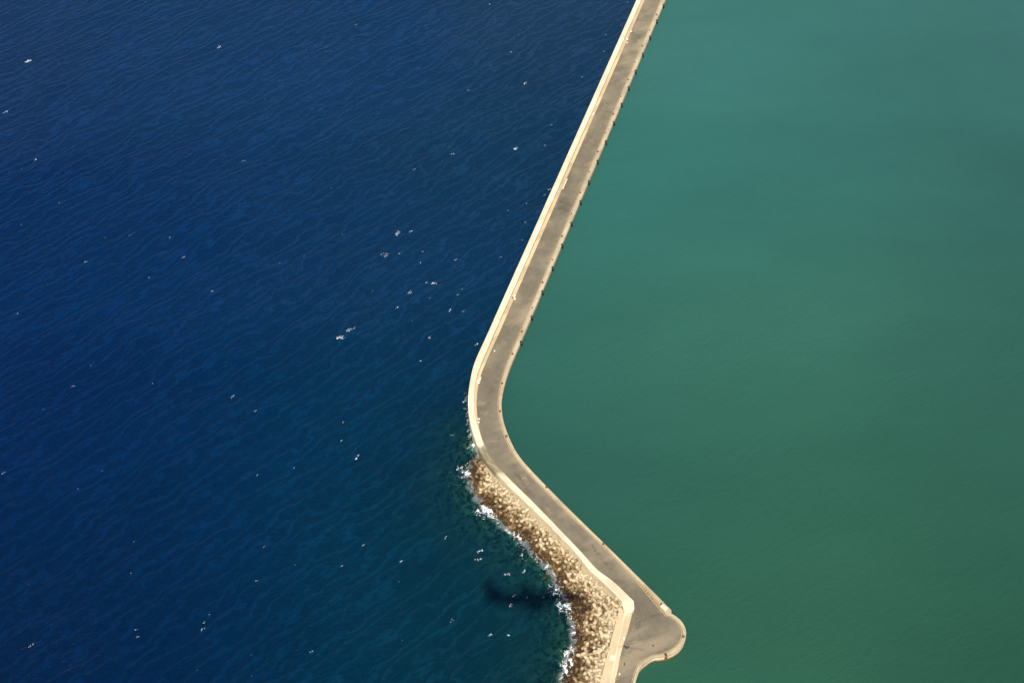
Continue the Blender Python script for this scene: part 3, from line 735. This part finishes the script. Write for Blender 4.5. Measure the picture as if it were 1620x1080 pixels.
# spalled slab of the walkway running out over the road
r = empty('concrete_ramp', at3(893.5, 291, ZR), d(893, 291))
bm = bmesh.new(); bx(bm, (0, 0, 0.3), (9.5, 1.1, 0.62), 0, 0.1); bm_obj('slab', bm, M_PALE, r); bm = bmesh.new(); bx(bm, (4.6, 0.1, 0.2), (1.4, 0.8, 0.4), 0.4, 0.1); bm_obj('broken_end', bm, M_PALE, r)
tag(r, 'long pale ramp of concrete spilling from the walkway onto the road', 'ramp')
# rusty ladder down the wall of the turning area
q, t = nearest_on(Ww, G(1054, 1037.3, ZK)); nrm = Vector((-t.y, t.x)); nrm = -nrm if nrm.y > 0 else nrm
r = empty('rusty_ladder', (q.x + nrm.x * 0.12, q.y + nrm.y * 0.12, 0), math.atan2(nrm.y, nrm.x))
for s in (-0.45, 0.45):
    bm = bmesh.new(); cyl(bm, (0.12, s, -1), (0.12, s, 4.0), 0.09, 0.09, 8); cyl(bm, (0.12, s, 3.95), (-0.9, s, 3.95), 0.09, 0.09, 8); bm_obj('rail', bm, M_RUST, r)
for k in range(9):
    bm = bmesh.new(); cyl(bm, (0.12, -0.45, 0.2 + k * 0.42), (0.12, 0.45, 0.2 + k * 0.42), 0.07, 0.07, 6); bm_obj('rung', bm, M_RUST, r)
bm = bmesh.new(); bx(bm, (0.02, 0, 1.7), (0.08, 1.3, 3.3)); bm_obj('backing_plate', bm, M_RUST, r)
bm = bmesh.new(); bx(bm, (-0.9, 0, 3.72), (1.5, 1.1, 0.1)); bm_obj('recess_shade', bm, M_WET_RECESS, r)  # dark box painted in for a shaded recess; the kerb is uncut
tag(r, 'rusty orange ladder down the pale wall of the turning area to the green water', 'ladder')

# ------------------------------------------------------------ people, a few pixels tall
M_SKIN = mat_plain('skin', (0.42, 0.26, 0.18), 0.6, var=0.05); M_HAIR = mat_plain('dark_hair', (0.03, 0.022, 0.018), 0.7)
def cloth(n, c): return mat_plain(n, c, 0.9, var=0.1)
def skin_chain(name, joints, edges, mat, parent, grow=0.0):
    me = D.meshes.new(name); me.from_pydata([j[0] for j in joints], edges, []); me.update()
    o = D.objects.new(name, me); COL.objects.link(o); o.parent = parent; me.materials.append(mat)
    mod = o.modifiers.new('skin', 'SKIN'); mod.use_smooth_shade = True
    for i, j in enumerate(joints):
        sv = me.skin_vertices[0].data[i]; rr = j[1] if isinstance(j[1], tuple) else (j[1], j[1]); sv.radius = (rr[0] + grow, rr[1] + grow)
    me.skin_vertices[0].data[0].use_root = True
    ss = o.modifiers.new('sub', 'SUBSURF'); ss.levels = 1; ss.render_levels = 1
    return o
def person(x, y, z, rz, label, top, legs, stride=0.12):
    r = empty('person', at3(x, y, z), rz)
    J = [((0, 0, .95), (.15, .11)), ((0, .01, 1.18), (.13, .10)), ((0, 0, 1.40), (.17, .10)), ((0, 0, 1.50), (.06, .06)), ((0, .01, 1.64), (.085, .10)), ((0, .01, 1.72), (.06, .07)),
         ((.19, 0, 1.40), .06), ((.25, -.03, 1.13), .045), ((.26, .12, .92), .035), ((.26, .20, .86), .03),
         ((-.19, 0, 1.40), .06), ((-.25, -.05, 1.13), .045), ((-.25, .05, .90), .035), ((-.25, .08, .81), .03),
         ((.10, 0, .88), .09), ((.11, stride, .50), .06), ((.11, stride * .8, .09), .045), ((.12, stride + .14, .04), .035),
         ((-.10, 0, .88), .09), ((-.11, -stride * .4, .50), .06), ((-.11, -stride, .09), .045), ((-.12, -stride + .14, .04), .035)]
    E = [(0,1),(1,2),(2,3),(3,4),(4,5),(2,6),(6,7),(7,8),(8,9),(2,10),(10,11),(11,12),(12,13),(0,14),(14,15),(15,16),(16,17),(0,18),(18,19),(19,20),(20,21)]
    skin_chain('body', J, E, M_SKIN, r)
    sel = [1, 0, 2, 6, 7, 10, 11]; mp = {a: i for i, a in enumerate(sel)}
    skin_chain('shirt', [J[i] for i in sel], [(mp[a], mp[b]) for a, b in E if a in mp and b in mp], top, r, 0.02)
    sel = [0, 14, 15, 16, 18, 19, 20]; mp = {a: i for i, a in enumerate(sel)}
    skin_chain('trousers', [J[i] for i in sel], [(mp[a], mp[b]) for a, b in E if a in mp and b in mp], legs, r, 0.018)
    bm = bmesh.new(); bmesh.ops.create_uvsphere(bm, u_segments=10, v_segments=6, radius=0.115, matrix=Matrix.Translation((0, -.015, 1.72)) @ Matrix.Diagonal((.9, 1, .85, 1))); bm_obj('hair', bm, M_HAIR, r, True)
    return tag(r, label, 'person')
DK = cloth('dark_cloth', (0.02, 0.02, 0.03)); WH = cloth('white_cloth', (0.75, 0.75, 0.78)); PK = cloth('pink_cloth', (0.62, 0.36, 0.40)); BL = cloth('pale_blue_cloth', (0.38, 0.45, 0.68))
person(953.3, 198.3, ZR, 0.4, 'person in dark clothes walking alone on the road of the upper leg', DK, DK)
person(757, 666.5, ZR, 1.9, 'person in dark clothes at the parapet foot on the bend, among boxes', DK, BL)
person(983.6, 962, 5.0, 2.2, 'person in black standing on the walkway corner, at the edge over the tetrapods', DK, DK)
person(985.2, 963.4, ZP - 1.1, 1.2, 'person in pale blue right behind the one in black on the walkway corner', BL, DK)
person(986.4, 966.5, 5.0, 0.7, 'person in white on the walkway corner, middle of the small group', WH, BL)
person(987.2, 970.8, 5.0, 0.3, 'person in pink and white on the walkway corner, lowest of the small group', PK, WH)

# ------------------------------------------------------------ the aircraft overhead, between the sun and the place; its shadow falls on the surf
dist0 = (CAM - Vector((SHADOW_AT.x, SHADOW_AT.y, 0))).length
ac = empty('airliner', Vector((SHADOW_AT.x, SHADOW_AT.y, 0)) + SUNV * dist0 * 1.12 + Vector((-5, 0, 0)))
bank = math.radians(-40); ac.scale = (1.3, 1.45, 1.45)
ac.rotation_euler = (bank, 0, math.radians(4))
tag(ac, 'white twin-engine airliner banking high above the sea, its shadow on the surf', 'airliner')
M_AIR = mat_plain('aircraft_paint', (0.8, 0.8, 0.8), 0.35, var=0.02, scale=0.3)
bm = bmesh.new(); prof = [(-18, .3, .6), (-13, 1.5, .4), (-7, 2.0, 0), (8, 2.0, 0), (13, 1.9, 0), (16.3, 1.2, -.2), (17.6, .35, -.4)]; rings = []
for x, r_, dz in prof: rings.append([bm.verts.new((x, math.cos(k * math.tau / 20) * r_, math.sin(k * math.tau / 20) * r_ + dz)) for k in range(20)])
for a, b in zip(rings[:-1], rings[1:]):
    for k in range(20): bm.faces.new((a[k], a[(k + 1) % 20], b[(k + 1) % 20], b[k]))
bm.faces.new(rings[0]); bm.faces.new(rings[-1]); bm_obj('fuselage', bm, M_AIR, ac, True)
def foil(name, pts, th):
    bm = bmesh.new(); a = [bm.verts.new((p[0], p[1], p[2] + th)) for p in pts]; b = [bm.verts.new((p[0], p[1], p[2] - th)) for p in pts]; n = len(pts)
    bm.faces.new(a); bm.faces.new(b[::-1])
    for i in range(n): bm.faces.new((a[i], a[(i + 1) % n], b[(i + 1) % n], b[i]))
    return bm_obj(name, bm, M_AIR, ac)
for s in (-1, 1):
    foil('wing', [(4.5, s * 1.5, -1), (-2.5, s * 17, .3), (-4, s * 17, .3), (-2.5, s * 6, -.7), (-3, s * 1.5, -1)], .22)
    foil('tailplane', [(-12.5, s * .6, .8), (-16, s * 6, 1.2), (-17.3, s * 6, 1.2), (-16.5, s * .6, .8)], .12)
    bm = bmesh.new(); cyl(bm, (4.2, s * 5.6, -2.2), (.6, s * 5.6, -2.2), 1.05, .75, 16); bm_obj('engine', bm, M_AIR, ac, True)
bm = bmesh.new(); a = [bm.verts.new((p[0], .15, p[1])) for p in ((-10.5, 1.6), (-16, 7.2), (-18, 7.2), (-17, 1.2))]; b = [bm.verts.new((q.co.x, -.15, q.co.z)) for q in a]
bm.faces.new(a); bm.faces.new(b[::-1])
for i in range(4): bm.faces.new((a[i], a[(i + 1) % 4], b[(i + 1) % 4], b[i]))
bm_obj('fin', bm, M_AIR, ac)
